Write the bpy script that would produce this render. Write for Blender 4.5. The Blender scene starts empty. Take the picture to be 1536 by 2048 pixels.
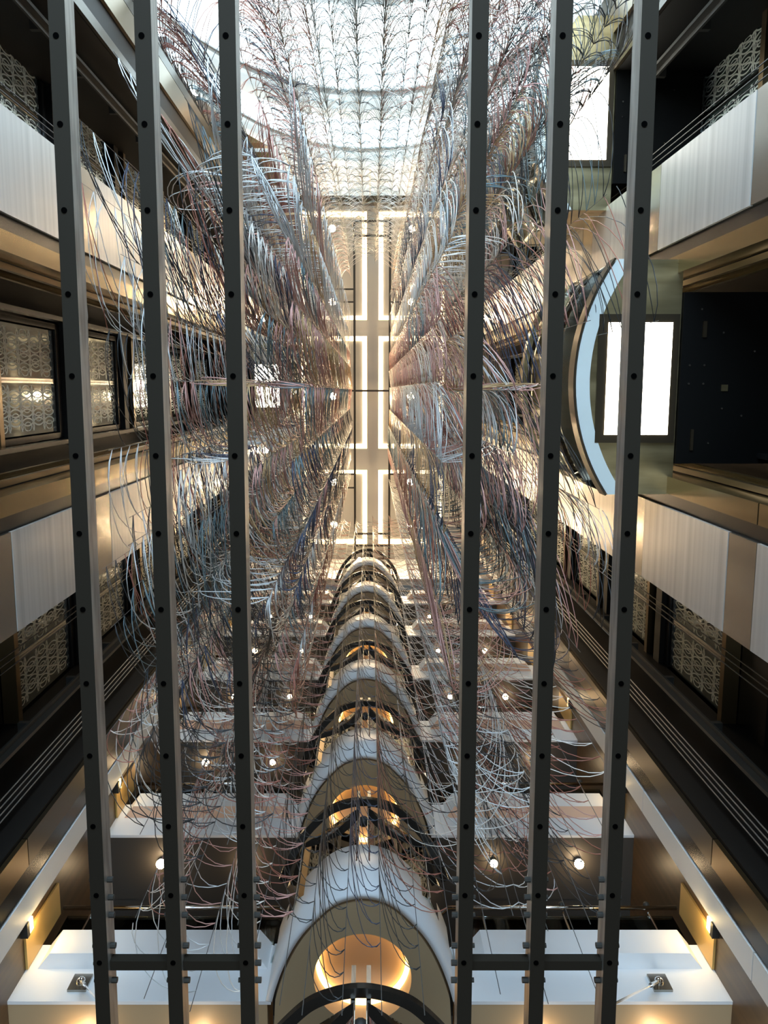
import bpy, math, random
import numpy as np
from mathutils import Vector, Matrix

PI = math.pi
random.seed(7)
rng = np.random.default_rng(7)
S = bpy.context.scene
COL = S.collection

# ------------------------------------------------------------------ camera
# The camera stands in the lobby (at the origin) and looks up the lift atrium.
# World: +X picture right, +Y towards the balcony end (picture bottom), +Z up.
F_PX, TILT = 1650.0, math.radians(8.4)
cam_d = bpy.data.cameras.new('camera')
cam = bpy.data.objects.new('camera', cam_d); COL.objects.link(cam)
cam_d.sensor_fit = 'VERTICAL'; cam_d.sensor_height = 36.0; cam_d.sensor_width = 27.0
cam_d.lens = 36.0 * F_PX / 2048.0
cam_d.shift_x = 28.0 / 2048.0
cam_d.clip_start = 0.05; cam_d.clip_end = 200
st, ct = math.sin(TILT), math.cos(TILT)
cam.matrix_world = Matrix(((1, 0, 0, 0), (0, -ct, -st, 0), (0, st, -ct, 0), (0, 0, 0, 1)))
S.camera = cam

# ------------------------------------------------------------------ light and exposure
S.view_settings.view_transform = 'Standard'
S.view_settings.look = 'None'
S.view_settings.gamma = 1.0
S.view_settings.use_curve_mapping = False
S.view_settings.exposure = 0.35
W = bpy.data.worlds.new('world'); S.world = W; W.use_nodes = True
bg = W.node_tree.nodes['Background']
bg.inputs[0].default_value = (0.66, 0.70, 0.70, 1); bg.inputs[1].default_value = 0.13


def area_light(name, loc, target, size, size_y, power, col):
    d = bpy.data.lights.new(name, 'AREA'); d.shape = 'RECTANGLE'
    d.size = size; d.size_y = size_y; d.energy = power; d.color = col
    o = bpy.data.objects.new(name, d); COL.objects.link(o)
    o.location = loc
    o.rotation_euler = (Vector(target) - Vector(loc)).to_track_quat('-Z', 'Y').to_euler()
    return o


# added light out of view, as cool daylight falling across on the balcony end
area_light('lobby_daylight_fill', (0, -6.3, 2.5), (0, 5.6, 11.0), 6, 3, 2100, (0.52, 0.76, 1.0))
# two weaker fill lights added below the camera, out of view
area_light('lobby_floor_fill', (0, -6.5, -10.0), (0, 4.0, 9.0), 7, 4, 350, (0.66, 0.83, 1.0))
area_light('lobby_floor_fill_balcony_side', (0, 5.0, -12.0), (0, -5.0, 12.0), 7, 4, 600, (0.80, 0.93, 1.0))

# ------------------------------------------------------------------ materials
M = {}


def mat(name, col, rough=0.5, metal=0.0, emit=None, es=0.0, spec=0.5):
    m = bpy.data.materials.new(name); m.use_nodes = True
    b = m.node_tree.nodes['Principled BSDF']
    b.inputs['Base Color'].default_value = (*col, 1)
    b.inputs['Roughness'].default_value = rough
    b.inputs['Metallic'].default_value = metal
    b.inputs['Specular IOR Level'].default_value = spec
    if emit:
        b.inputs['Emission Color'].default_value = (*emit, 1)
        b.inputs['Emission Strength'].default_value = es
    M[name] = m
    return m


def noise_tint(m, scale, vec_scale, c0, c1, rough=None, detail=3.0):
    """procedural grain: a noise stretched by vec_scale mixes two colours"""
    nt = m.node_tree; n = nt.nodes; b = n['Principled BSDF']
    tc = n.new('ShaderNodeTexCoord'); mp = n.new('ShaderNodeMapping'); no = n.new('ShaderNodeTexNoise'); cr = n.new('ShaderNodeValToRGB')
    mp.inputs['Scale'].default_value = vec_scale
    no.inputs['Scale'].default_value = scale; no.inputs['Detail'].default_value = detail
    cr.color_ramp.elements[0].position = 0.35; cr.color_ramp.elements[1].position = 0.65
    cr.color_ramp.elements[0].color = (*c0, 1); cr.color_ramp.elements[1].color = (*c1, 1)
    nt.links.new(tc.outputs['Object'], mp.inputs['Vector']); nt.links.new(mp.outputs[0], no.inputs['Vector'])
    nt.links.new(no.outputs['Fac'], cr.inputs[0]); nt.links.new(cr.outputs[0], b.inputs['Base Color'])
    if rough:
        r = n.new('ShaderNodeMapRange'); r.inputs['To Min'].default_value = rough[0]; r.inputs['To Max'].default_value = rough[1]
        nt.links.new(no.outputs['Fac'], r.inputs['Value']); nt.links.new(r.outputs[0], b.inputs['Roughness'])


mat('white_paint', (0.80, 0.81, 0.82), 0.45)
mat('white_gloss', (0.86, 0.88, 0.88), 0.35)
mat('post_paint', (0.70, 0.70, 0.68), 0.5)
mat('black_panel', (0.008, 0.008, 0.008), 0.25, spec=0.35)
mat('black_matt', (0.006, 0.0055, 0.005), 0.6, spec=0.2)
mat('dark_steel', (0.028, 0.026, 0.022), 0.5, spec=0.3)
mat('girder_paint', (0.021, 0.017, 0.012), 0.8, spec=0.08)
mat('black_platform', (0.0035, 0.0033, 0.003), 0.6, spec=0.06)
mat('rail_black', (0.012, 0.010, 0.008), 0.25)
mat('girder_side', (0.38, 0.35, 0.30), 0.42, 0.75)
mat('bronze', (0.17, 0.12, 0.06), 0.28, 0.9)
mat('dark_bronze', (0.055, 0.042, 0.026), 0.34, 0.8)
mat('gold', (0.27, 0.20, 0.09), 0.24, 0.95)
mat('brass_brushed', (0.46, 0.37, 0.19), 0.3, 0.9)
mat('chrome', (0.75, 0.73, 0.70), 0.12, 1.0)
mat('steel_cable', (0.20, 0.20, 0.195), 0.45, 0.6)
mat('black_cable', (0.02, 0.02, 0.02), 0.5)
mat('ribbed_panel', (0.70, 0.67, 0.63), 0.38, 0.35)
mat('plain_panel', (0.40, 0.37, 0.32), 0.22, 0.9)
mat('soffit_paint', (0.075, 0.066, 0.056), 0.5)
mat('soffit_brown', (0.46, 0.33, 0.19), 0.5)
mat('wood_wall', (0.38, 0.23, 0.10), 0.35)
mat('slope_lamp_tint', (0.85, 0.52, 0.34), 0.5)
mat('recess_paint', (0.80, 0.56, 0.34), 0.6)
mat('ceiling_paint', (0.42, 0.41, 0.38), 0.6)
mat('coffer_paint', (0.36, 0.35, 0.325), 0.6)
mat('door_glass', (0.085, 0.105, 0.095), 0.06, 0.55, spec=0.9)
mat('etched_ring', (0.52, 0.55, 0.48), 0.5)
mat('aqua_rim', (0.66, 0.72, 0.70), 0.3)
mat('flank_glow_amber', (0.62, 0.40, 0.13), 0.4, 0.3)
mat('hole_black', (0.001, 0.001, 0.001), 1.0, spec=0.0)
mat('light_white', (1, 1, 1), 0.5, 0, (1.0, 0.93, 0.76), 7.0)
mat('cove_glow', (1, 1, 1), 0.5, 0, (1.0, 0.74, 0.40), 3.8)
mat('cove_amber', (1, 1, 1), 0.5, 0, (1.0, 0.62, 0.22), 3.2)
mat('bulb', (1, 1, 1), 0.5, 0, (1.0, 0.72, 0.42), 90.0)
mat('bulb_small', (1, 1, 1), 0.5, 0, (1.0, 0.80, 0.50), 40.0)
mat('hidden_daylight_glow', (0.3, 0.32, 0.33), 0.3, 0, (0.72, 0.90, 1.0), 7.0)
mat('front_daylight_glow', (0.8, 0.82, 0.82), 0.3, 0, (0.86, 0.98, 1.0), 2.1)
mat('front_daylight_glow_soft', (0.8, 0.82, 0.82), 0.3, 0, (0.82, 0.97, 1.0), 0.62)
mat('daylight_wall', (0.22, 0.24, 0.25), 0.8, 0, (0.74, 0.94, 1.0), 0.58)
mat('soffit_bulb', (1, 1, 1), 0.5, 0, (1.0, 0.72, 0.42), 45.0)
mat('washer_lens', (1, 1, 1), 0.5, 0, (1.0, 0.74, 0.36), 14.0)
noise_tint(M['ribbed_panel'], 1.0, (0.0, 0.0, 9.0), (0.39, 0.37, 0.345), (0.54, 0.515, 0.48), None, 4.0)
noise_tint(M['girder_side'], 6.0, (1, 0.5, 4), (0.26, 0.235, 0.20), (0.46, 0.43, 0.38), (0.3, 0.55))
noise_tint(M['brass_brushed'], 3.0, (0.3, 2.0, 1), (0.22, 0.18, 0.095), (0.36, 0.30, 0.17), (0.22, 0.38))
noise_tint(M['wood_wall'], 2.0, (1, 6.0, 0.4), (0.055, 0.033, 0.015), (0.095, 0.056, 0.026))

# clear glass: thin pane
g = bpy.data.materials.new('clear_glass'); g.use_nodes = True; nt = g.node_tree; nt.nodes.clear()
o_ = nt.nodes.new('ShaderNodeOutputMaterial'); mx = nt.nodes.new('ShaderNodeMixShader'); tr = nt.nodes.new('ShaderNodeBsdfTransparent')
gl = nt.nodes.new('ShaderNodeBsdfGlossy'); fr = nt.nodes.new('ShaderNodeFresnel')
tr.inputs[0].default_value = (0.90, 0.95, 0.93, 1); gl.inputs['Roughness'].default_value = 0.02; fr.inputs[0].default_value = 1.22
nt.links.new(fr.outputs[0], mx.inputs[0]); nt.links.new(tr.outputs[0], mx.inputs[1]); nt.links.new(gl.outputs[0], mx.inputs[2]); nt.links.new(mx.outputs[0], o_.inputs[0])
M['clear_glass'] = g

CORD = {
    'charcoal': (0.036, 0.036, 0.037), 'silver grey': (0.70, 0.69, 0.67), 'navy': (0.060, 0.068, 0.105),
    'dusty pink': (0.60, 0.31, 0.26), 'rust red': (0.36, 0.13, 0.09), 'teal grey': (0.17, 0.235, 0.25),
    'cream': (0.82, 0.73, 0.64), 'ochre': (0.55, 0.34, 0.16),
}
for k, c in CORD.items():
    mat('cord ' + k, c, 0.38, 0.1)


# ------------------------------------------------------------------ mesh helpers
class MB:
    """collects boxes, tubes, prisms, strips; build() links them as ONE mesh object"""
    def __init__(self):
        self.v, self.f, self.m, self.cur = [], [], [], 0

    def mi(self, i):
        self.cur = i; return self

    def add(self, vs, fs):
        b = len(self.v); self.v.extend(tuple(p) for p in vs)
        for q in fs:
            self.f.append(tuple(b + i for i in q)); self.m.append(self.cur)
        return self

    def box(self, x0, x1, y0, y1, z0, z1):
        x0, x1 = min(x0, x1), max(x0, x1); y0, y1 = min(y0, y1), max(y0, y1); z0, z1 = min(z0, z1), max(z0, z1)
        vs = [(x0, y0, z0), (x1, y0, z0), (x1, y1, z0), (x0, y1, z0), (x0, y0, z1), (x1, y0, z1), (x1, y1, z1), (x0, y1, z1)]
        return self.add(vs, [(0, 3, 2, 1), (4, 5, 6, 7), (0, 1, 5, 4), (1, 2, 6, 5), (2, 3, 7, 6), (3, 0, 4, 7)])

    def hexa(self, a, b):
        """a, b: two quads (4 points each, same winding) joined into a solid"""
        return self.add(list(a) + list(b), [(0, 3, 2, 1), (4, 5, 6, 7), (0, 1, 5, 4), (1, 2, 6, 5), (2, 3, 7, 6), (3, 0, 4, 7)])

    def prism(self, poly, z0, z1, caps=True):
        n = len(poly)
        vs = [(x, y, z0) for x, y in poly] + [(x, y, z1) for x, y in poly]
        fs = [(i, (i + 1) % n, n + (i + 1) % n, n + i) for i in range(n)]
        if caps:
            fs += [tuple(range(n - 1, -1, -1)), tuple(range(n, 2 * n))]
        return self.add(vs, fs)

    def wall(self, path, z0, z1, t, closed=False):
        """an upright strip of thickness t along an open XY path"""
        P = [Vector((x, y)) for x, y in path]; n = len(P); off = []
        for i in range(n):
            d = (P[min(i + 1, n - 1)] - P[max(i - 1, 0)]).normalized()
            off.append(P[i] + Vector((-d.y, d.x)) * t)
        vs = []
        for i in range(n):
            vs += [(P[i].x, P[i].y, z0), (off[i].x, off[i].y, z0), (off[i].x, off[i].y, z1), (P[i].x, P[i].y, z1)]
        fs = []
        for i in range(n - 1):
            a, b = 4 * i, 4 * i + 4
            fs += [(a, a + 1, b + 1, b), (a + 1, a + 2, b + 2, b + 1), (a + 2, a + 3, b + 3, b + 2), (a + 3, a, b, b + 3)]
        fs += [(0, 3, 2, 1), (4 * n - 4, 4 * n - 3, 4 * n - 2, 4 * n - 1)]
        return self.add(vs, fs)

    def tube(self, pts, r, n=8, caps=True):
        P = [Vector(p) for p in pts]; k = len(P); vs = []
        for i in range(k):
            d = (P[min(i + 1, k - 1)] - P[max(i - 1, 0)]).normalized()
            up = Vector((0, 0, 1)) if abs(d.z) < 0.9 else Vector((1, 0, 0))
            a = d.cross(up).normalized(); b = d.cross(a).normalized()
            for j in range(n):
                t = 2 * PI * j / n
                vs.append(P[i] + a * (r * math.cos(t)) + b * (r * math.sin(t)))
        fs = []
        for i in range(k - 1):
            for j in range(n):
                q = (j + 1) % n
                fs.append((i * n + j, i * n + q, (i + 1) * n + q, (i + 1) * n + j))
        if caps:
            fs += [tuple(range(n - 1, -1, -1)), tuple(range((k - 1) * n, k * n))]
        return self.add(vs, fs)

    def ball(self, c, r, n=10, k=6):
        vs = [(c[0], c[1], c[2] - r)]
        for i in range(1, k):
            t = PI * i / k
            for j in range(n):
                p = 2 * PI * j / n
                vs.append((c[0] + r * math.sin(t) * math.cos(p), c[1] + r * math.sin(t) * math.sin(p), c[2] - r * math.cos(t)))
        vs.append((c[0], c[1], c[2] + r)); L = len(vs) - 1
        fs = [(0, 1 + (j + 1) % n, 1 + j) for j in range(n)]
        for i in range(k - 2):
            for j in range(n):
                q = (j + 1) % n
                fs.append((1 + i * n + j, 1 + i * n + q, 1 + (i + 1) * n + q, 1 + (i + 1) * n + j))
        fs += [(L, 1 + (k - 2) * n + j, 1 + (k - 2) * n + (j + 1) % n) for j in range(n)]
        return self.add(vs, fs)

    def mesh(self, name, mats):
        me = bpy.data.meshes.new(name)
        me.from_pydata(self.v, [], self.f)
        for x in (mats if isinstance(mats, (list, tuple)) else [mats]):
            me.materials.append(M[x])
        if max(self.m, default=0):
            me.polygons.foreach_set('material_index', self.m)
        me.update()
        return me

    def build(self, name, mats, parent=None, smooth=False, local=False):
        if parent is not None and not local:          # vertices were given in world space
            l = parent_loc(parent)
            self.v = [(x - l[0], y - l[1], z - l[2]) for x, y, z in self.v]
        me = self.mesh(name, mats)
        if smooth:
            me.polygons.foreach_set('use_smooth', [True] * len(me.polygons))
        return link(name, me, parent)


def parent_loc(p):
    l = Vector((0, 0, 0))
    while p is not None:
        l += p.location; p = p.parent
    return l


def link(name, data, parent=None, loc=None):
    o = bpy.data.objects.new(name, data); COL.objects.link(o)
    if parent is not None:
        o.parent = parent
    if loc is not None:
        o.location = loc
    return o


def tag(o, label=None, cat=None, group=None, kind=None):
    if label: o['label'] = label
    if cat: o['category'] = cat
    if group: o['group'] = group
    if kind: o['kind'] = kind
    return o


def thing(name, label, cat, loc, group=None, rz=0.0):
    o = link(name, None, None, loc); o.rotation_euler.z = rz
    return tag(o, label, cat, group)


def struct(name, mb, mats, label=None):
    o = mb.build(name, mats); o['kind'] = 'structure'
    if label: o['label'] = label
    return o


# ------------------------------------------------------------------ measures
ZN = {n: 7.02 + 2.935 * n for n in range(-1, 7)}      # underside of each deck
XP = 3.35                                             # face of the side walls
XD = 4.72                                             # face of the landing doors
ZB, ZT = 2.0, 27.6                                    # what is built of the shaft; ceiling
BAYS = {'mid': (-1.25, 1.0, -0.13), 'bal': (2.45, 4.25, 3.55), 'cur': (-4.30, -2.75, -3.80)}
SIDE = {1: "big lift car's wall", -1: "distant lift car's wall"}
BAYN = {'mid': 'middle bay', 'bal': 'balcony-end bay', 'cur': 'curved-end bay'}
ORD = ['lowest', 'second', 'third', 'fourth', 'fifth', 'sixth', 'seventh', 'eighth']

# ------------------------------------------------------------------ the shell
for s, nm in ((-1, 'left'), (1, 'right')):
    struct('wall_' + nm, MB().box(s * 4.95, s * 5.15, -6.6, 5.2, ZB, ZT + 0.4), 'black_panel')
    # the blind dark strips of wall beside the end bays
    struct('wall_%s_balcony_corner' % nm, MB().box(s * 3.41, s * 4.95, 4.31, 4.85, ZB, ZT), 'black_matt')
    struct('wall_%s_curved_corner' % nm, MB().box(s * 3.41, s * 4.95, -5.55, -4.36, ZB, ZT), 'black_matt')
    # lobby flanks behind the balcony end
    struct('wall_%s_lobby' % nm, MB().box(s * 3.42, s * 3.60, 5.14, 8.4, ZB, ZT), 'wood_wall')
struct('wall_back', MB().box(-3.6, 3.6, 8.3, 8.5, ZB, ZT), 'soffit_paint')
struct('wall_front', MB().box(-4.6, 4.6, -6.35, -6.15, ZB, 21.5), 'white_paint')
struct('wall_balcony_top', MB().box(-3.6, 3.6, 5.70, 5.90, ZN[6] - 0.0, ZT), 'white_paint')

# ceiling with its six coffers: ribs, and the coffer tops above
CX = 0.08
cxs = [(-2.27, -0.10), (0.28, 2.45)]
cys = [(-5.70, -2.27), (-1.76, 1.94), (2.65, 5.20)]
mb = MB()
mb.box(-5.15, cxs[0][0], -6.4, 5.9, ZT, ZT + 0.3); mb.box(cxs[1][1], 5.15, -6.4, 5.9, ZT, ZT + 0.3)
mb.box(cxs[0][1], cxs[1][0], -6.4, 5.9, ZT, ZT + 0.3)
ye = [-6.4] + [v for p in cys for v in p] + [5.9]
for a, b in cxs:
    for k in range(0, 8, 2):
        mb.box(a, b, ye[k], ye[k + 1], ZT, ZT + 0.3)
struct('ceiling', mb, 'ceiling_paint')
ROWN = ['at the curved white end', 'in the middle row', 'at the balcony end']
for ci, (a, b) in enumerate(cxs):
    for ri, (c, d) in enumerate(cys):
        t = thing('ceiling_coffer', 'cove-lit ceiling coffer %s, on the %s half' % (ROWN[ri], ["distant lift car's", "big lift car's"][ci]),
                  'ceiling light', ((a + b) / 2, (c + d) / 2, ZT + 0.3), 'coffers of the atrium ceiling')
        cp = MB().box(a - .02, b + .02, c - .02, d + .02, ZT + 0.24, ZT + 0.34).build('coffer_panel', 'coffer_paint', t)
        w = 0.15; z0, z1 = ZT + 0.19, ZT + 0.239
        for q in ((a, a + w, c, d), (b - w, b, c, d), (a + w, b - w, c, c + w), (a + w, b - w, d - w, d)):
            MB().box(*q, z0, z1).build('cove_strip', 'cove_glow', cp)
# the maintenance track under the ceiling
t = thing('ceiling_track', 'dark steel maintenance track frame hung along the middle of the ceiling', 'track', (CX, 0, ZT))
zt = ZT - 0.45
for x in (-0.50, 0.64):
    MB().box(x - .035, x + .035, -5.3, 5.6, zt, zt + .12).build('long_rail', 'dark_steel', t)
for y in (-5.3, -4.85, 0.02, 4.75, 5.15, 5.6):
    MB().box(-0.5, 0.64, y - .03, y + .03, zt + .01, zt + .10).build('rung', 'dark_steel', t)
for y in (-3.2, -2.8, 0.02, 2.75, 3.2):
    for x0, x1 in ((-1.15, -.5), (.64, 1.30)):
        MB().box(x0, x1, y - .025, y + .025, zt + .01, zt + .09).build('side_arm', 'dark_steel', t)
for y in (-5.3, -2, 2, 5.6):
    for x in (-.5, .64):
        MB().box(x - .02, x + .02, y - .02, y + .02, zt + .12, ZT).build('hanger', 'dark_steel', t)
mb = MB().box(-3.6, 3.6, -6.15, -5.85, ZT - .5, ZT)
tag(mb.build('ceiling_fascia_bar', 'dark_bronze'), 'bronze band closing the ceiling above the luminous wall of the curved white end', 'trim')


# ------------------------------------------------------------------ lamps
def lamp(loc, label, group, r=0.075, m='bulb', axis=(0, 0, -1)):
    t = thing('spot_lamp', label, 'lamp', loc, group)
    a = Vector(axis)
    h_ = MB().tube([-a * 0.16, a * 0.0], r * 0.9, 12).build('lamp_housing', 'dark_steel', t, True, True)
    MB().ball(a * r * 0.55, r).build('bulb', m, h_, True, True)
    return t


LROW = [-5.05, -2.79, 0.19, 3.0, 4.42]
for i, y in enumerate(LROW):
    for x, nm in ((-1.2, "distant lift car's"), (1.33, "big lift car's")):
        l_ = lamp((x, y, ZT - 0.45), 'warm spotlight under the ceiling, %s from the curved white end, %s half' % (['first', 'second', 'third', 'fourth', 'fifth'][i], nm),
             'spotlights under the atrium ceiling', 0.115)
        MB().tube([(x, y, ZT - .30), (x, y, ZT + .25)], .02, 6).build('lamp_stem', 'dark_steel', l_)
        pd = bpy.data.lights.new('ceiling_spot_glow', 'SPOT'); pd.energy = 420; pd.color = (1.0, 0.72, 0.42); pd.shadow_soft_size = .09; pd.spot_size = 2.2; pd.spot_blend = .6
        link('ceiling_spot_glow', pd, l_, (0, 0, -.2))

for s in (-1, 1):
    for y, nm in ((-2.15, 'curved-end'), (1.85, 'balcony-end')):
        l_ = thing('wall_lamp', "bright warm wall lamp high on the %s clad column, %s" % (nm, SIDE[s]), 'lamp', (s * 3.27, y, 25.6), 'wall lamps on the clad columns')
        MB().box(s * 3.30, s * 3.36, y - .06, y + .06, 25.5, 25.75).build('lamp_plate', 'dark_steel', l_)
        MB().ball((s * 3.25, y, 25.6), .10).build('bulb', 'bulb', l_, True)
        pd = bpy.data.lights.new('wall_lamp_glow', 'POINT'); pd.energy = 70; pd.color = (1.0, 0.74, 0.45); pd.shadow_soft_size = .1
        link('wall_lamp_glow', pd, l_, (-s * .25, 0, -.05))

# ------------------------------------------------------------------ side walls: clad columns, trims
def clad_column(s, y0, y1, inner, lab):
    """a column clad in ribbed and plain metal; inner = +1/-1: which side faces the middle bay"""
    t = thing('clad_column', lab, 'column', (s * XP, (y0 + y1) / 2, ZB), 'metal clad columns between the lift bays')
    MB().box(s * (XP + .03), s * 4.95, y0, y1, ZB, ZT).build('column_core', 'black_matt', t)
    x0, x1 = s * XP, s * (XP + .029)
    for n in range(-1, 7):
        z = ZN[n]; g = 0.008
        MB().box(x0, x1, y0 + .01, y1 - .01, z + g, z + 0.57 - g).build('plain_panel', 'plain_panel', t)
        MB().box(x0 - s * .003, x1, y0 + .01, y1 - .01, z + 0.57 + g, min(z + 2.935, ZT) - g).build('ribbed_panel', 'ribbed_panel', t)
    # edge trims towards the middle bay: a dark groove, a gold band, a thin gold rail deeper in
    e = y1 if inner > 0 else y0
    MB().box(s * (XP + .04), s * (XP + .3), e, e + inner * .15, ZB, ZT).build('edge_groove', 'black_panel', t)
    gb = MB()
    for n in range(-1, 7):
        gb.box(s * (XP - .01), s * (XP + .26), e + inner * .15, e + inner * .34, ZN[n] + .012, min(ZN[n] + 2.925, ZT))
    gb.build('edge_band_sections_trim', 'gold', t)
    MB().box(s * (XP + .24), s * (XP + .30), e + inner * .36, e + inner * .42, ZB, ZT).build('inner_rail', 'bronze', t)
    MB().box(s * (XP + .46), s * (XP + .52), e + inner * .34, e + inner * .44, ZB, ZT).build('inner_rail', 'gold', t)
    # thin pale border strip on the other edge
    return t


for s in (-1, 1):
    clad_column(s, -2.58, -1.60, 1, 'tall column of ribbed pale metal panels between curved-end and middle bays, ' + SIDE[s])
    clad_column(s, 1.30, 2.28, -1, 'tall column of ribbed pale metal panels between balcony-end and middle bays, ' + SIDE[s])
    # corner dressings
    nm = SIDE[s]
    t = thing('corner_post', 'pale painted corner post at the balcony end of ' + nm, 'post', (s * XP, 5.0, ZB))
    for n in range(-1, 7):
        MB().box(s * XP, s * (XP + .28), 4.86, 5.14, ZN[n] - .45 + .008, min(ZN[n] + 2.485, ZT) - .008).build('post_casing', 'post_paint', t)
    t = thing('corner_band', 'dark bronze corner band at the balcony end of ' + nm, 'trim', (s * XP, 4.55, ZB))
    for n in range(-1, 7):
        MB().box(s * XP, s * (XP + .05), 4.34, 4.62, ZN[n] + .5, min(ZN[n] + 3.42, ZT)).build('band_casing', 'dark_bronze' if n % 2 == 0 else 'bronze', t)
    MB().box(s * (XP + .01), s * (XP + .05), 4.62, 4.83, ZB, ZT).build('band_groove', 'black_panel', t)
    t = thing('corner_band', 'brown bronze corner band at the curved white end of ' + nm, 'trim', (s * XP, -5.05, ZB))
    MB().box(s * XP, s * (XP + .05), -5.24, -4.86, ZB, ZT).build('band_casing', 'bronze', t)
    MB().box(s * (XP + .005), s * (XP + .05), -5.55, -5.26, ZB, ZT).build('band_groove', 'dark_bronze', t)
    MB().box(s * (XP + .005), s * (XP + .05), -4.50, -4.36, ZB, ZT).build('side_rail', 'dark_bronze', t)

# hoist cables and guide rails: one object each
for s in (-1, 1):
    for bay, ys, m in (('cur', (-2.98, -2.91, -2.84, -2.77), 'black_cable'), ('bal', (2.62, 2.69, 2.76), 'black_cable'), ('bal', (3.98, 4.05, 4.12, 4.19), 'steel_cable')):
        what = {'cur': 'beside the curved-end column', 2: '', }.get(bay, 'beside the balcony-end column' if m == 'black_cable' else 'along the balcony-end corner')
        for y in ys:
            c = MB().tube([(s * 3.62, y, ZB), (s * 3.62, y, ZT - .05)], .007, 6).build('hoist_cable', m)
            tag(c, 'thin %s hoist cable running up %s, %s' % ('black' if m == 'black_cable' else 'bright steel', what, SIDE[s]), 'cable', 'hoist cables %s %s' % (what, SIDE[s]))
    for bay, y, wd in (('bal', 3.75, 'balcony-end bay'), ('cur', -4.2, 'curved-end bay')):
        t = thing('guide_rail', 'dark lift guide rail with brackets in the %s, %s' % (wd, SIDE[s]), 'rail', (s * 3.75, y, ZB))
        MB().box(s * 3.72, s * 3.80, y - .02, y + .02, ZB, ZT).build('rail_web', 'dark_steel', t)
        MB().box(s * 3.80, s * 3.83, y - .07, y + .07, ZB, ZT).build('rail_flange', 'dark_steel', t)
        for n in range(-1, 7):
            for dz in (0.3, 1.75):
                MB().box(s * 3.83, s * 3.94, y - .07, y + .07, ZN[n] + dz, ZN[n] + dz + .07).build('bracket', 'dark_steel', t)
    # dark rails of the middle bay
    for y in (-0.98, 0.72):
        t = thing('guide_rail', 'black lift guide rail in the middle bay, %s edge, %s' % ('curved-end' if y < 0 else 'balcony-end', SIDE[s]), 'rail', (s * 4.1, y, ZB))
        MB().box(s * 4.30, s * 4.42, y - .03, y + .03, ZB, ZT).build('rail_web', 'black_panel', t)

# ------------------------------------------------------------------ landing doors
def ring_pattern(mb, y0, y1, z0, z1, x):
    """etched overlapping rings, part of the pane: flat oval rings just proud of the glass (local x = atrium side is -x)"""
    ry, rz = 0.125, 0.235
    def ring(cy, cz, a, b, w):
        n = 20; vs = []; fs = []
        for i in range(n):
            t = 2 * PI * i / n
            for k in (1.0, 0.0):
                yy = cy + (a - (1 - k) * w) * math.cos(t); zz = cz + (b - (1 - k) * w * 1.6) * math.sin(t)
                vs.append((x, min(max(yy, y0), y1), min(max(zz, z0), z1)))
        for i in range(n):
            j = (i + 1) % n
            fs.append((2 * i, 2 * j, 2 * j + 1, 2 * i + 1))
        mb.add(vs, fs)
    ny = 5; nz = 5
    for i in range(ny):
        for j in range(nz):
            cy = y0 + (i + .5) * (y1 - y0) / ny; cz = z0 + (j + .5) * (z1 - z0) / nz
            ring(cy, cz, ry, rz, .020)
            if (i + j) % 2 == 0:
                ring(cy, cz, ry * .55, rz * .55, .016)


_leaf = {}
def leaf_mesh(k):
    if k not in _leaf:
        y0, y1 = (-0.74, -0.012) if k == 0 else (0.012, 0.74)
        mb = MB().box(0.0, .03, y0, y1, 0.03, 2.06)
        mb.mi(1); ring_pattern(mb, y0 + .05, y1 - .05, 0.08, 2.0, -.003)
        _leaf[k] = mb.mesh('door_leaf', ['door_glass', 'etched_ring'])
        mb = MB()
        mb.box(-.014, .034, y0, y1, 2.02, 2.07); mb.box(-.014, .034, y0, y1, 0.02, .06)
        e = y1 if k == 0 else y0
        mb.box(-.014, .034, e - .022, e + .022, 0.02, 2.07)
        _leaf[k + 2] = mb.mesh('leaf_rail', 'chrome')
    return _leaf[k]


_fr = {}
def frame_mesh():
    if not _fr:
        mb = MB()
        for sg in (-1, 1):
            mb.box(-.05, .06, sg * .76, sg * .84, -.05, 2.25)
        mb.box(-.05, .06, -.84, .84, 2.10, 2.25)
        _fr['frame'] = mb.mesh('door_frame', 'black_panel')
        mb = MB().box(-.14, .06, -.86, .86, -.14, -.02); _fr['sill'] = mb.mesh('door_sill', 'bronze')
        mb = MB().box(-.12, .06, -.95, .95, 2.27, 2.52); _fr['header'] = mb.mesh('door_header', 'black_matt')
        mb = MB()
        for sg in (-1, 1):
            mb.box(-.09, .0, sg * .90, sg * .96, 0.1, 1.9)
        _fr['posts'] = mb.mesh('side_strip', 'bronze')
    return _fr


for s in (-1, 1):
    for bay in ('cur', 'mid', 'bal'):
        for n in range(1, 7):
            if s == 1 and bay == 'mid' and n < 3 or s == 1 and bay == 'cur' and n == 2:
                continue                                  # behind the lift cars
            t = thing('landing_door', 'ring-etched glass landing door, %s level up in view, %s, %s' % (ORD[n - 1], BAYN[bay], SIDE[s]), 'lift door',
                      (s * XD, BAYS[bay][2], ZN[n] + .44), 'glass landing doors of the lifts', 0 if s == 1 else PI)
            fm = frame_mesh()
            link('door_frame', fm['frame'], t); link('door_sill', fm['sill'], t); link('door_header', fm['header'], t)
            for k in (0, 1):
                lf = link('door_leaf', leaf_mesh(k), t); link('leaf_rail', _leaf[k + 2], lf)
            # black filling between this landing and the next
            struct('wall_infill', MB().box(s * (XD + .07), s * 4.95, BAYS[bay][2] - .95, BAYS[bay][2] + .95, ZN[n] - .45, ZN[n] + .30), 'black_panel')

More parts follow.
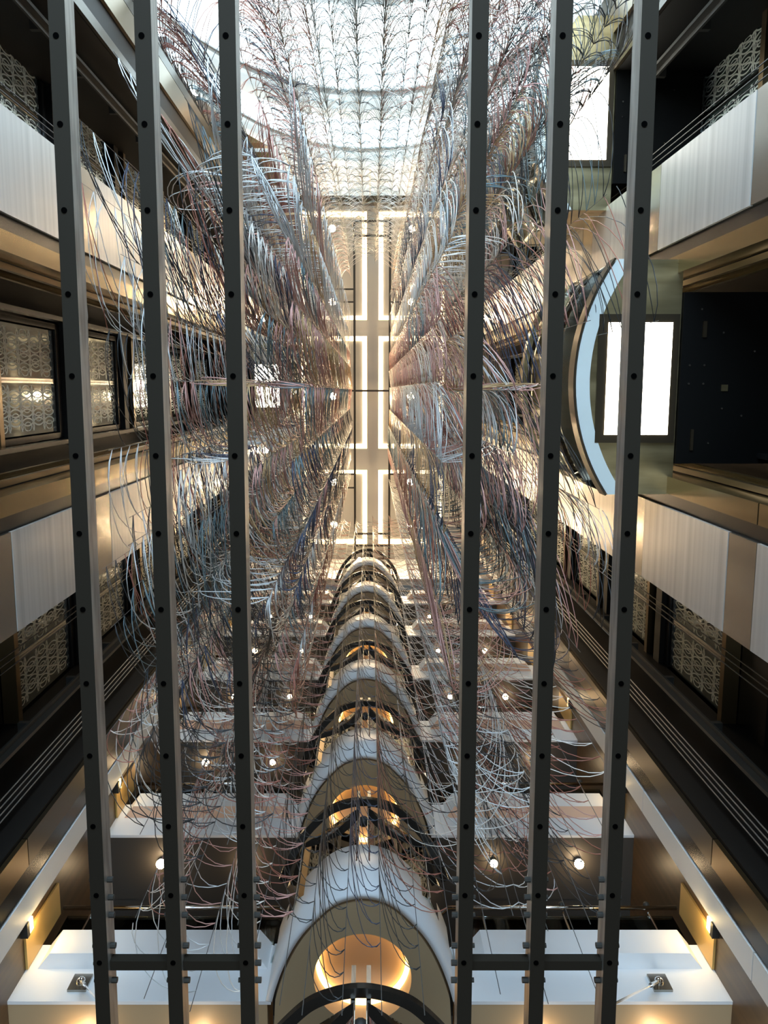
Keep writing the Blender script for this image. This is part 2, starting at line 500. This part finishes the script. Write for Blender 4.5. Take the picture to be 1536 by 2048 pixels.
# ------------------------------------------------------------------ lift cars
def lift_car(s, yc, zb, lab):
    t = thing('lift_car', lab, 'lift car', (s * XP, yc, zb))
    R, hc, xa, xe = 2.25, 1.28, 2.27, 2.67
    cxx = xa + R
    def arc(r, n=28, lim=hc):
        a0 = math.asin(min(1, lim / r)); out = []
        for i in range(n + 1):
            a = -a0 + 2 * a0 * i / n
            out.append((s * (cxx - r * math.cos(a)), yc + r * math.sin(a)))
        return out
    yo = lambda y: yc + y
    inner = arc(R - .15)
    poly = inner + [(s * 3.40, yo(inner[-1][1] - yc)), (s * 3.40, yo(inner[0][1] - yc))]
    MB().prism(poly, zb + .03, zb + .12).build('front_soffit', 'brass_brushed', t)
    # pale rim round the front
    out = arc(R); n = len(out); mb = MB()
    vs = [(x, y, zb) for x, y in out] + [(x, y, zb) for x, y in inner] + [(x, y, zb + .16) for x, y in out] + [(x, y, zb + .16) for x, y in inner]
    fs = []
    for i in range(n - 1):
        fs += [(i, i + 1, n + i + 1, n + i), (2 * n + i, 3 * n + i, 3 * n + i + 1, 2 * n + i + 1), (i, 2 * n + i, 2 * n + i + 1, i + 1), (n + i, n + i + 1, 3 * n + i + 1, 3 * n + i)]
    mb.add(vs, fs).build('front_rim', 'aqua_rim', t)
    MB().wall(arc(R + .012), zb - .02, zb + .22, .022).build('rim_edge', 'dark_bronze', t)
    lf = MB().box(s * 2.50, s * 3.38, yo(-.70), yo(.70), zb - .005, zb + .029).build('light_frame', 'dark_bronze', t)
    MB().box(s * 2.60, s * 3.30, yo(-.61), yo(.61), zb - .018, zb - .006).build('light_panel', 'light_white', lf)
    # black platform and cabin in the shaft
    pf = MB().box(s * 3.405, s * 4.58, yo(-.93), yo(.93), zb - .02, zb + .26).build('platform', 'black_platform', t)
    MB().box(s * 3.45, s * 4.55, yo(-.90), yo(.90), zb + .26, zb + 2.95).build('cabin', 'black_matt', t)
    mb = MB()
    for x, y in ((3.50, -.15), (3.50, .05), (3.66, -.15), (3.66, .05), (3.85, -.5), (3.88, .12), (3.88, .32), (3.6, -.75), (4.1, .4), (4.2, -.3), (3.75, .7)):
        mb.tube([(s * x, yo(y), zb - .034), (s * x, yo(y), zb - .018)], .012, 8)
    mb.build('rivet', 'chrome', pf)
    MB().box(s * 3.86, s * 3.93, yo(.06), yo(.13), zb - .04, zb - .02).build('label_plate', 'brass_brushed', pf)
    MB().box(s * 3.55, s * 3.58, yo(.55), yo(.78), zb - .05, zb - .02).build('bracket', 'dark_bronze', pf)
    MB().box(s * 3.62, s * 3.66, yo(-.62), yo(-.45), zb - .05, zb - .02).build('bracket', 'dark_bronze', pf)
    # curved glass front, top rim, canopy
    MB().wall(arc(R - .03), zb + .16, zb + 2.86, .012).build('glass_front', 'clear_glass', t, True)
    for zz in (1.05,):
        MB().wall(arc(R - .06), zb + zz, zb + zz + .05, .04).build('handrail', 'chrome', t)
    MB().wall(arc(R), zb + 2.86, zb + 3.06, .07).build('top_rim', 'brass_brushed', t)
    c2 = arc(R - .08)
    cn = MB().prism(c2 + [(s * 3.40, c2[-1][1]), (s * 3.40, c2[0][1])], zb + 2.90, zb + 3.00).build('canopy', 'brass_brushed', t)
    for y in (-.92, -.45, .42, .90):
        d = MB().tube([(s * 2.78, yo(y), zb + 2.87), (s * 2.78, yo(y), zb + 2.899)], .05, 12).build('downlight', 'bulb_small', cn)
    # dark brackets of the front sides
    for sg in (-1, 1):
        MB().box(s * 2.70, s * 3.40, yo(sg * 1.20), yo(sg * 1.27), zb + .12, zb + 2.9).build('side_panel', 'brass_brushed', t)
    return t


lift_car(1, -0.12, 9.2, 'big glass-fronted lift car, lit white panel under its rounded front, lowest of the cars')
lift_car(1, -3.80, 12.15, 'glass-fronted lift car with lit white panel, curved-end bay, one level above the big car')
lift_car(-1, -0.12, 24.0, 'small distant glass-fronted lift car high up near the ceiling')

# ------------------------------------------------------------------ the balcony end
TX = -0.07
OUT = [(0, 0), (.036, .18), (.10, .30), (.18, .385), (.35, .545), (.52, .655), (.726, .75), (.93, .82), (1.07, .855), (2.0, .90)]
def outline(dy_off=0.0, dx_off=0.0, back=1.10):
    P = [(d, h) for d, h in OUT if d <= back]
    left = [(TX - h - (dx_off if d > .1 else dx_off * d / .1 * .8), 4.64 - dy_off + d) for d, h in reversed(P)]
    right = [(TX + h + (dx_off if d > .1 else dx_off * d / .1 * .8), 4.64 - dy_off + d) for d, h in P[1:]]
    return left + right


def smooth_path(P, k=3):
    """Chaikin rounding of an open path"""
    for _ in range(k):
        Q = [P[0]]
        for a, b in zip(P, P[1:]):
            Q += [(a[0] * .75 + b[0] * .25, a[1] * .75 + b[1] * .25), (a[0] * .25 + b[0] * .75, a[1] * .25 + b[1] * .75)]
        P = Q + [P[-1]]
    return P


def balcony(n):
    z = ZN[n]; lv = {-1: 'under the lowest', 0: 'lowest', 1: 'second', 2: 'third', 3: 'fourth', 4: 'fifth', 5: 'topmost'}[n]
    t = thing('round_balcony', 'white round-fronted balcony with amber-lit soffit recess, %s of the stack' % lv, 'balcony', (TX, 5.6, z), 'stack of round balconies')
    path = smooth_path(outline(), 2)
    MB().wall(path, z, z + .82, -.06).build('curved_front', 'white_paint', t, True)
    # soffit: ring between the outline and the lamp recess
    cyy, r = 5.48, 0.46
    poly = path + [(TX + .9, 6.6), (TX - .9, 6.6)]
    N = 72; inn, outp = [], []
    for i in range(N):
        a = 2 * PI * i / N; dx, dy = math.cos(a), math.sin(a); best = 9
        for j in range(len(poly)):
            (x0, y0), (x1, y1) = poly[j], poly[(j + 1) % len(poly)]
            ex, ey = x1 - x0, y1 - y0; den = dx * ey - dy * ex
            if abs(den) < 1e-9: continue
            q = ((x0 - TX) * ey - (y0 - cyy) * ex) / den; u = ((x0 - TX) * dy - (y0 - cyy) * dx) / den
            if q > 0 and -1e-6 <= u <= 1 + 1e-6: best = min(best, q)
        inn.append((TX + r * dx, cyy + r * dy)); outp.append((TX + (best - .03) * dx, cyy + (best - .03) * dy))
    mb = MB(); vs = []; fs = []
    for zz in (z + .02, z + .30):
        vs += [(x, y, zz) for x, y in inn] + [(x, y, zz) for x, y in outp]
    for i in range(N):
        j = (i + 1) % N
        fs += [(i, j, N + j, N + i), (2 * N + i, 3 * N + i, 3 * N + j, 2 * N + j), (N + i, N + j, 3 * N + j, 3 * N + i), (i, 2 * N + i, 2 * N + j, j)]
    sf = mb.add(vs, fs).build('soffit', 'soffit_brown', t)
    # lamp recess: a dish above the hole and the glowing cove round it
    circ = lambda rr, k=48: [(TX + rr * math.cos(2 * PI * i / k), cyy + rr * math.sin(2 * PI * i / k)) for i in range(k)]
    MB().prism(circ(r + .06), z + .30, z + .34).build('recess_dish', 'recess_paint', sf)
    mb = MB(); c1, c2 = circ(r - .002), circ(r - .045); k = len(c1)
    vs = [(x, y, z + .24) for x, y in c1] + [(x, y, z + .24) for x, y in c2] + [(x, y, z + .28) for x, y in c1] + [(x, y, z + .28) for x, y in c2]
    fs = []
    for i in range(k):
        j = (i + 1) % k
        fs += [(i, j, k + j, k + i), (2 * k + i, 3 * k + i, 3 * k + j, 2 * k + j), (k + i, k + j, 3 * k + j, 3 * k + i), (i, 2 * k + i, 2 * k + j, j)]
    mb.add(vs, fs).build('cove_ring', 'cove_amber', sf)
    # four flat glass panes on the front, handrail and posts
    corners = [(TX - .93, 5.72), (TX - .66, 5.02), (TX - .03, 4.58), (TX + .03, 4.58), (TX + .66, 5.02), (TX + .93, 5.72)]
    for a, b in ((0, 1), (1, 2), (3, 4), (4, 5)):
        p, q = Vector(corners[a]), Vector(corners[b]); d = (q - p) * .03
        MB().wall([tuple(p + d), tuple(q - d)], z + .52, z + 1.55, -.012).build('glass_pane', 'clear_glass', t)
    hp = smooth_path(outline(.06, .06, 1.05), 2)
    mb = MB()
    mb.wall(hp, z + 1.60, z + 1.66, -.085).build('handrail', 'rail_black', t)
    MB().tube([(x, y + .10, z + 1.42) for x, y in hp], .022, 8).build('inner_rail', 'chrome', t, True)
    for x in (-.06, .06):
        MB().box(TX + x - .018, TX + x + .018, 4.60, 4.64, z + .45, z + 1.98).build('mullion', 'chrome', t)
    for x, y in ((-.66, 5.04), (.66, 5.04), (-.90, 5.70), (.90, 5.70)):
        MB().tube([(TX + x, y, z + .60), (TX + x, y, z + 1.60)], .014, 8).build('baluster', 'chrome', t)
    MB().ball((TX, 4.66, z + 1.40), .06).build('clamp_boss', 'dark_steel', t, True)
    return t


LV = {-1: 'hidden', 0: 'lowest in view', 1: 'second up', 2: 'third up', 3: 'fourth up', 4: 'fifth up', 5: 'topmost'}
def deck(n):
    z = ZN[n]
    # the deck slab (its underside is the soffit) leaves room for the round balcony
    mb = MB()
    for s in (-1, 1):
        mb.box(s * 3.42, TX + s * .90, 5.736, 6.6, z + .005, z + .40)
    mb.box(-3.42, 3.42, 6.6, 8.3, z + .01, z + .40)
    struct('ceiling_lobby', mb, 'soffit_brown' if n == 0 else 'soffit_paint')  # lowest soffit is browner: warm lamplight put into its colour
    for s in (-1, 1):
        nm = SIDE[s]
        x0, x1 = s * 3.42, TX + s * .865
        t = thing('deck_front', 'white deck front with raised panel, %s, %s half' % (LV[n], "the big lift car's" if s > 0 else "the distant lift car's"),
                  'deck front', ((x0 + x1) / 2, 5.7, z), 'white deck fronts of the balcony end')
        MB().box(x0, x1, 5.70, 5.735, z, z + .80).build('fascia', 'white_paint', t)
        a, b = s * 3.31, s * 1.02
        base = [(a, 5.70, z + .44), (b, 5.70, z + .44), (b, 5.70, z + .83), (a, 5.70, z + .83)]
        fron = [(s * 3.19, 5.55, z + .47), (s * 1.14, 5.55, z + .47), (s * 1.14, 5.55, z + .83), (s * 3.19, 5.55, z + .83)]
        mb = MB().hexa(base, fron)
        mb.m[2] = 1 if n > 0 else 0                      # lower slope: warm lamp light put into its peach colour on upper decks
        mb.build('raised_panel', ['white_paint', 'slope_lamp_tint'], t)
        # rail on posts with round clamps
        hr = MB().tube([(x0, 5.72, z + 1.45), (x1, 5.72, z + 1.45)], .024, 8).build('handrail', 'chrome', t, True)
        for x in (3.10, 2.15, 1.25):
            MB().tube([(s * x, 5.76, z + .80), (s * x, 5.76, z + 1.43)], .012, 6).build('baluster', 'chrome', hr)
            MB().ball((s * x, 5.72, z + 1.50), .04, 8, 5).build('rail_clamp', 'dark_steel', hr, True)
        MB().box(s * 3.35, s * 1.0, 5.765, 5.775, z + .82, z + 1.38).build('glass_pane', 'clear_glass', t)
        # lamps in the soffit
        lamp((s * 2.70, 6.05, z - .05), 'warm spotlight in the deck soffit, outer one, %s deck, %s half' % (LV[n], "big lift car's" if s > 0 else "distant lift car's"), 'soffit spotlights of the balcony end', .062, 'soffit_bulb')
        lamp((s * 1.60, 6.05, z - .05), 'warm spotlight in the deck soffit, inner one, %s deck, %s half' % (LV[n], "big lift car's" if s > 0 else "distant lift car's"), 'soffit spotlights of the balcony end', .05, 'soffit_bulb')
        # wall washer at the flank
        w = thing('wall_washer', 'amber wall washer by the corner post, %s deck, %s' % (LV[n], SIDE[s]), 'lamp',
                  (s * 3.36, 5.22, z + .98), 'amber wall washers by the corner posts')
        MB().box(s * 3.34, s * 3.415, 5.15, 5.30, z + .34, z + .40).build('lamp_housing', 'dark_steel', w)
        MB().box(s * 3.345, s * 3.41, 5.16, 5.29, z + .40, z + .49).build('lamp_lens', 'washer_lens' if n < 1 else 'cove_amber', w)
        MB().box(s * 3.395, s * 3.418, 5.32, 5.69, z + .42, z + 1.30).build('flank_glow_panel', 'flank_glow_amber', w)  # added panel whose amber colour carries the washer's glow on the flank
        if n < 2:
            pd = bpy.data.lights.new('washer_glow', 'POINT'); pd.energy = (4.0, 2.0)[n]; pd.color = (1.0, 0.70, 0.30); pd.shadow_soft_size = .05
            link('washer_glow', pd, w, (-s * .06, .06, -.98 + .60))


for n in range(0, 6):
    balcony(n); deck(n)
balcony(-1)

# ------------------------------------------------------------------ the curved white end
CYc, CR = -9.05, 4.70
def arc_xy(r, n=40, half=3.50):
    a0 = math.asin(half / r)
    return [(r * math.sin(-a0 + 2 * a0 * i / n), CYc + r * math.cos(-a0 + 2 * a0 * i / n)) for i in range(n + 1)]


for k, n in enumerate((0, 1, 2, 3)):
    z = ZN[n]
    t = thing('curved_balcony', 'broad white curved balcony at the bright end, %s of four' % ['lowest', 'second', 'third', 'highest'][k], 'balcony', (0, -5.2, z), 'broad white curved balconies')
    A = arc_xy(CR)
    MB().prism(A[::-1] + [(-3.50, -6.119), (3.50, -6.119)], z, z + .25).build('soffit', 'white_gloss', t)
    MB().wall(A, z + .25, z + 1.15, .06).build('curved_front', 'front_daylight_glow' if k < 2 else 'front_daylight_glow_soft', t, True)  # daylight on the white fronts put in as emission, weaker higher up
    MB().wall(arc_xy(CR + .015), z - .03, z + .05, -.07).build('front_edge', 'post_paint', t, True)
    MB().tube([(x, y - .03, z + 1.24) for x, y in A], .028, 8).build('handrail', 'bronze', t, True)
# the luminous wall above, its panes and bars
for i in range(6):
    x0 = -3.3 + 1.1 * i
    o = MB().box(x0 + .012, x0 + 1.088, -6.12, -6.05, 21.62, ZT - .5).build('window_%d' % (i + 1), 'daylight_wall'); o['kind'] = 'structure'
for k in range(4):
    o = MB().box(-4.5, 4.5, -6.149, -6.12, ZN[k] + .35, ZN[k] + 2.6).build('window_%d' % (k + 7), 'hidden_daylight_glow'); o['kind'] = 'structure'  # glowing panes added behind the balconies to light the balcony end
mb = MB().box(-3.6, 3.6, -6.2, -5.95, 21.40, 21.62)
tag(mb.build('window_ledge', 'post_paint'), 'pale ledge along the foot of the luminous wall at the curved white end', 'ledge')
mb = MB()
for z in (23.5, 25.3):
    mb.box(-3.3, 3.3, -6.06, -6.035, z - .012, z + .012)
for i in range(7):
    x = -3.3 + 1.1 * i
    mb.box(x - .015, x + .015, -6.07, -6.035, 21.62, ZT - .5)
tag(mb.build('window_bar_frame', 'post_paint'), 'thin pale bars dividing the luminous wall at the curved white end', 'window bars')
for s in (-1, 1):
    for k, z in enumerate((20.6, 22.3, 24.3)):
        o = MB().box(s * 2.55, s * 3.34, -6.05 if k else -6.15, -5.80, z, z + .45).build('bronze_ledge', 'bronze')
        tag(o, 'short bronze ledge beside the luminous wall, %s up, towards %s' % (['lowest', 'middle', 'top one'][k], SIDE[s]), 'ledge', 'short bronze ledges by the luminous wall')

# ------------------------------------------------------------------ girders under the cord sculpture
GZ, SL = 4.775, -0.015
GX = [-1.70, -1.235, -0.777, 0.60, 1.056, 1.52]
GN = ['outermost towards the distant lift car', 'second from the distant lift car', 'third from the distant lift car',
      'third from the big lift car', 'second from the big lift car', 'outermost towards the big lift car']
gz = lambda y: GZ + SL * (y - 1.0)
for i, x in enumerate(GX):
    t = thing('steel_girder', 'dark steel girder with a row of holes, ' + GN[i], 'girder', (x, 1.0, GZ), 'dark girders crossing below the cords')
    h, w = .15, .046
    y0, y1 = -2.9, 4.35
    a = [(x - w, y0, gz(y0)), (x + w, y0, gz(y0)), (x + w, y0, gz(y0) + h), (x - w, y0, gz(y0) + h)]
    b = [(x - w, y1, gz(y1)), (x + w, y1, gz(y1)), (x + w, y1, gz(y1) + h), (x - w, y1, gz(y1) + h)]
    mb = MB().add(a + b, [(0, 1, 2, 3), (7, 6, 5, 4), (0, 4, 5, 1), (1, 5, 6, 2), (2, 6, 7, 3), (3, 7, 4, 0)])
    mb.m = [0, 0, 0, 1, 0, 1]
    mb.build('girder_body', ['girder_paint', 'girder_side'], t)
    sgn = 1 if x < 0 else -1
    e = x + sgn * w
    for k in range(14):
        y = -2.365 + .457 * k
        MB().tube([(x - .008, y, gz(y) - .004), (x - .008, y, gz(y) + .004)], .0165, 14).build('bolt_hole', 'hole_black', t)
    for yy in (3.05, 3.17, 3.29, 3.50, 3.62, 3.74):
        MB().tube([(e, yy, gz(yy) + .06), (e + sgn * .035, yy, gz(yy) + .06)], .019, 8).build('bolt', 'dark_steel', t)
        MB().tube([(x - sgn * w, yy, gz(yy) + .06), (x - sgn * (w + .02), yy, gz(yy) + .06)], .015, 8).build('bolt', 'dark_steel', t)
for (a, b, nm) in ((0, 1, 'outer one towards the distant lift car'), (1, 2, 'inner one towards the distant lift car'),
                   (3, 4, 'inner one towards the big lift car'), (4, 5, 'outer one towards the big lift car')):
    y = 3.62
    tag(MB().box(GX[a] + .047, GX[b] - .047, y - .032, y + .032, gz(y) + .03, gz(y) + .10).build('cross_bar', 'girder_paint'),
        'short dark cross bar bolted between two girders, ' + nm, 'cross bar', 'cross bars between the girders')
# anchors on the lowest deck front
for s in (-1, 1):
    t = thing('stay_anchor', 'steel stay rod and square wall plate on lowest deck front, by ' + SIDE[s], 'anchor', (s * 2.80, 5.69, ZN[0] + .22))
    MB().box(s * 2.72, s * 2.90, 5.675, 5.70, ZN[0] + .12, ZN[0] + .34).build('wall_plate', 'plain_panel', t)
    p = Vector((s * 2.80, 5.67, ZN[0] + .23)); q = Vector((GX[5] + .047 if s > 0 else GX[0] - .047, 4.0, gz(4.0) + .15))
    MB().ball(p, .045, 10, 6).build('eye', 'chrome', t, True)
    MB().tube([p, p.lerp(q, .22)], .02, 8).build('turnbuckle', 'chrome', t)
    MB().tube([p.lerp(q, .22), q], .009, 6).build('stay_rod', 'chrome', t)

# ------------------------------------------------------------------ the hanging cord sculpture
def tubes_mesh(name, P, r, m, sides=3):
    """P: (cords, points, 3) -> one mesh of thin tubes"""
    n, k, _ = P.shape
    d = np.empty_like(P); d[:, 1:-1] = P[:, 2:] - P[:, :-2]; d[:, 0] = P[:, 1] - P[:, 0]; d[:, -1] = P[:, -1] - P[:, -2]
    d /= np.linalg.norm(d, axis=2, keepdims=True) + 1e-9
    ref = np.array([0.31, 0.87, 0.38])
    a = np.cross(d, ref); a /= np.linalg.norm(a, axis=2, keepdims=True) + 1e-9
    b = np.cross(d, a)
    ang = 2 * PI * np.arange(sides) / sides
    V = P[:, :, None, :] + r * (np.cos(ang)[None, None, :, None] * a[:, :, None, :] + np.sin(ang)[None, None, :, None] * b[:, :, None, :])
    idx = np.arange(n * k * sides).reshape(n, k, sides)
    nx = np.roll(idx, -1, axis=2)
    Q = np.stack([idx[:, :-1], nx[:, :-1], nx[:, 1:], idx[:, 1:]], axis=-1).reshape(-1, 4)
    me = bpy.data.meshes.new(name)
    me.vertices.add(n * k * sides); me.vertices.foreach_set('co', V.reshape(-1).astype(np.float32))
    me.loops.add(Q.size); me.loops.foreach_set('vertex_index', Q.reshape(-1).astype(np.int32))
    me.polygons.add(len(Q)); me.polygons.foreach_set('loop_start', (np.arange(len(Q)) * 4).astype(np.int32))
    me.polygons.foreach_set('use_smooth', np.ones(len(Q), dtype=bool))
    me.materials.append(M[m]); me.update(calc_edges=True)
    return me


def cords(A, zc, B, k, sag, rise, spread):
    """k J-shaped cords from clamp (A, zc) to the wire B, hanging below the clamp and climbing to B"""
    u = rng.random(k)
    dz = rise * (0.40 + 1.0 * np.linspace(0, 1, k) + .14 * rng.standard_normal(k))
    d = np.array([B[0] - A[0], B[1] - A[1]])
    nrm = np.array([-d[1], d[0]])
    lat = spread * (rng.random(k) - .5)
    T = np.linspace(0, 1, 10)
    p0 = np.zeros((k, 3))
    p1 = np.stack([d[0] * .30 + nrm[0] * lat, d[1] * .30 + nrm[1] * lat, -sag * (.7 + .6 * u)], 1)
    p2 = np.stack([d[0] * .92 + nrm[0] * lat, d[1] * .92 + nrm[1] * lat, dz * .10], 1)
    p3 = np.stack([np.full(k, d[0]), np.full(k, d[1]), dz], 1)
    t = T[None, :, None]
    return (1 - t) ** 3 * p0[:, None] + 3 * (1 - t) ** 2 * t * p1[:, None] + 3 * (1 - t) * t * t * p2[:, None] + t ** 3 * p3[:, None]


wires = []                                   # x, y, side, column, zone
for ix, ax in enumerate((0.63, 0.90, 1.20, 1.52, 1.86, 2.20, 2.52)):
    for s in (-1, 1):
        for iy in range(15):
            y = -4.15 + iy * 0.59
            if ax > 2.72 * math.sqrt(max(0.0, 1 - (abs(y) / 5.7) ** 2)) + .05:
                continue
            if rng.random() < ((.10, .14, .20, .26, .34, .42, .45)[ix] if y < 2.5 else .38):
                continue
            if s > 0 and ax > 1.8 and -1.7 < y < 1.4 and rng.random() < .6:
                continue                          # the big lift car's front is kept nearly clear
            wires.append([s * (ax + rng.normal(0, .035)), y + rng.normal(0, .05), s, ix, 'top' if y < -2.5 else 'bottom' if y > 2.5 else 'mid'])
for x in (-.46, -.19, .08, .37):
    wires.append([x, 4.18, 1 if x > 0 else -1, 7, 'bottom'])
for x in (-.44, -.15, .16, .45):
    wires.append([x, -4.05, 1 if x > 0 else -1, 7, 'top'])
pos = np.array([[w[0], w[1]] for w in wires])
PAL = [['dusty pink', 'silver grey', 'navy', 'dusty pink', 'rust red', 'cream', 'teal grey', 'silver grey', 'ochre'],
       ['charcoal', 'silver grey', 'rust red', 'charcoal', 'dusty pink', 'navy', 'teal grey'],
       ['charcoal', 'charcoal', 'silver grey', 'charcoal', 'teal grey', 'rust red']]
COLN = ['first', 'second', 'third', 'fourth', 'fifth', 'sixth', 'outermost']
for wi, (x, y, s, ix, zone) in enumerate(wires):
    central = ix == 7
    r_ = int(rng.integers(1000)); r2_ = int(rng.integers(1000))
    if central:
        col = ['charcoal', 'charcoal', 'navy', 'charcoal'][wi % 4] if zone == 'bottom' else ['teal grey', 'charcoal'][wi % 2]
    elif zone == 'bottom':
        P_ = ['silver grey', 'charcoal', 'cream', 'dusty pink', 'silver grey', 'charcoal', 'rust red', 'charcoal']; col = P_[r_ % len(P_)]
    else:
        P_ = PAL[0 if ix < 3 else 1 if ix < 5 else 2]; col = P_[r_ % len(P_)]
    if central:
        col2 = col
    else:
        Q_ = [c for c in dict.fromkeys(P_) if c != col]; col2 = Q_[r2_ % len(Q_)]
    both = col if col2 == col else '%s and %s' % (col, col2)
    place = {'bottom': 'balcony end', 'top': 'curved white end', 'mid': 'middle'}[zone]
    if central:
        lab = '%s cords on a hanging wire in front of the %s' % (both, 'round balconies' if zone == 'bottom' else 'broad curved balconies')
    else:
        lab = "%s cords, %s column out, %s, %s car's half" % (both, COLN[ix], place, 'big' if s > 0 else 'distant')
    z0 = {'bottom': 5.15, 'top': 5.9, 'mid': 6.3}[zone] + 1.2 * rng.random() + (.9 if ix in (5, 6) else 0)
    z1 = ZT - .5
    t = thing('cord_strand', lab, 'cord strand', (x, y, z0), lab + ' (strands)')
    MB().tube([(x, y, 5.02 if zone != 'mid' and ix < 4 or central else z0 - .12), (x, y, ZT)], .003, 4).build('suspension_wire', 'steel_cable', t)
    # the neighbour the cords swing to
    v = pos - np.array([x, y]); dist = np.hypot(v[:, 0], v[:, 1])
    want = {'bottom': (-1.0, 0.1), 'top': (float(s), 0.0), 'mid': (-.15 * s, 1.0 if s < 0 else -1.0)}[zone]
    reach = .30 if central else (.40 if zone == 'top' else .45 if zone == 'bottom' else .62 if ix < 3 else .95)
    score = np.abs(v[:, 0] - want[0] * reach) + np.abs(v[:, 1] - want[1] * reach); score[wi] = 9
    if not central:
        score = score + 5 * ((pos[:, 0] * s < 0) & (np.abs(pos[:, 0]) > .5))   # never across the open middle
    cand = [int(np.argmin(score))]
    if zone == 'top':
        sc2 = np.abs(v[:, 0] + s * reach) + np.abs(v[:, 1]); sc2[wi] = 9; sc2 = sc2 + 5 * (np.abs(v[:, 0]) > .75); cand.append(int(np.argmin(sc2)))
    elif ix < 3 and wi % 3 == 0 and not central:
        sc2 = np.abs(v[:, 0] - s * reach) + np.abs(v[:, 1]) + 5 * (pos[:, 0] * s < 0); sc2[wi] = 9; cand.append(int(np.argmin(sc2)))
    run, cur = 0, col
    z, step, hold, zs = z0, (.24 if zone == 'bottom' else .30), [], z0
    tall = 1.9 if zone == 'bottom' else 1.0 if zone == 'top' else 1.25 if ix > 3 else 1.7
    nper = 3 if zone == 'top' or (zone == 'mid' and ix < 4) else 2
    thick = .0037 if zone == 'top' else .0041 if zone == 'bottom' else .0047
    while z < z1 - 1.0:
        rise = min(tall * (.9 + .2 * rng.random()), (z1 - z) * .7)
        sag = (.16 if zone == 'bottom' else .42 if zone == 'top' else .30 if ix > 3 else .24) * (.9 + .2 * rng.random())
        for j in cand:
            Pc = cords((x, y), z, pos[j], nper, sag, rise, .20)
            hold.append(Pc + np.array([0, 0, z - z0]))
        z += step; step = min(step * 1.028, .85)
        if z < 11.5 or len(hold) >= 5 * len(cand):
            link('cord_bundle', tubes_mesh('cord_bundle', np.concatenate(hold), thick, 'cord ' + cur), t); hold = []
            run += 1
            cur = col2 if (run * 7 + wi * 3) % 11 in (2, 3, 6, 7) else col
    if hold:
        link('cord_bundle', tubes_mesh('cord_bundle', np.concatenate(hold), thick, 'cord ' + cur), t)
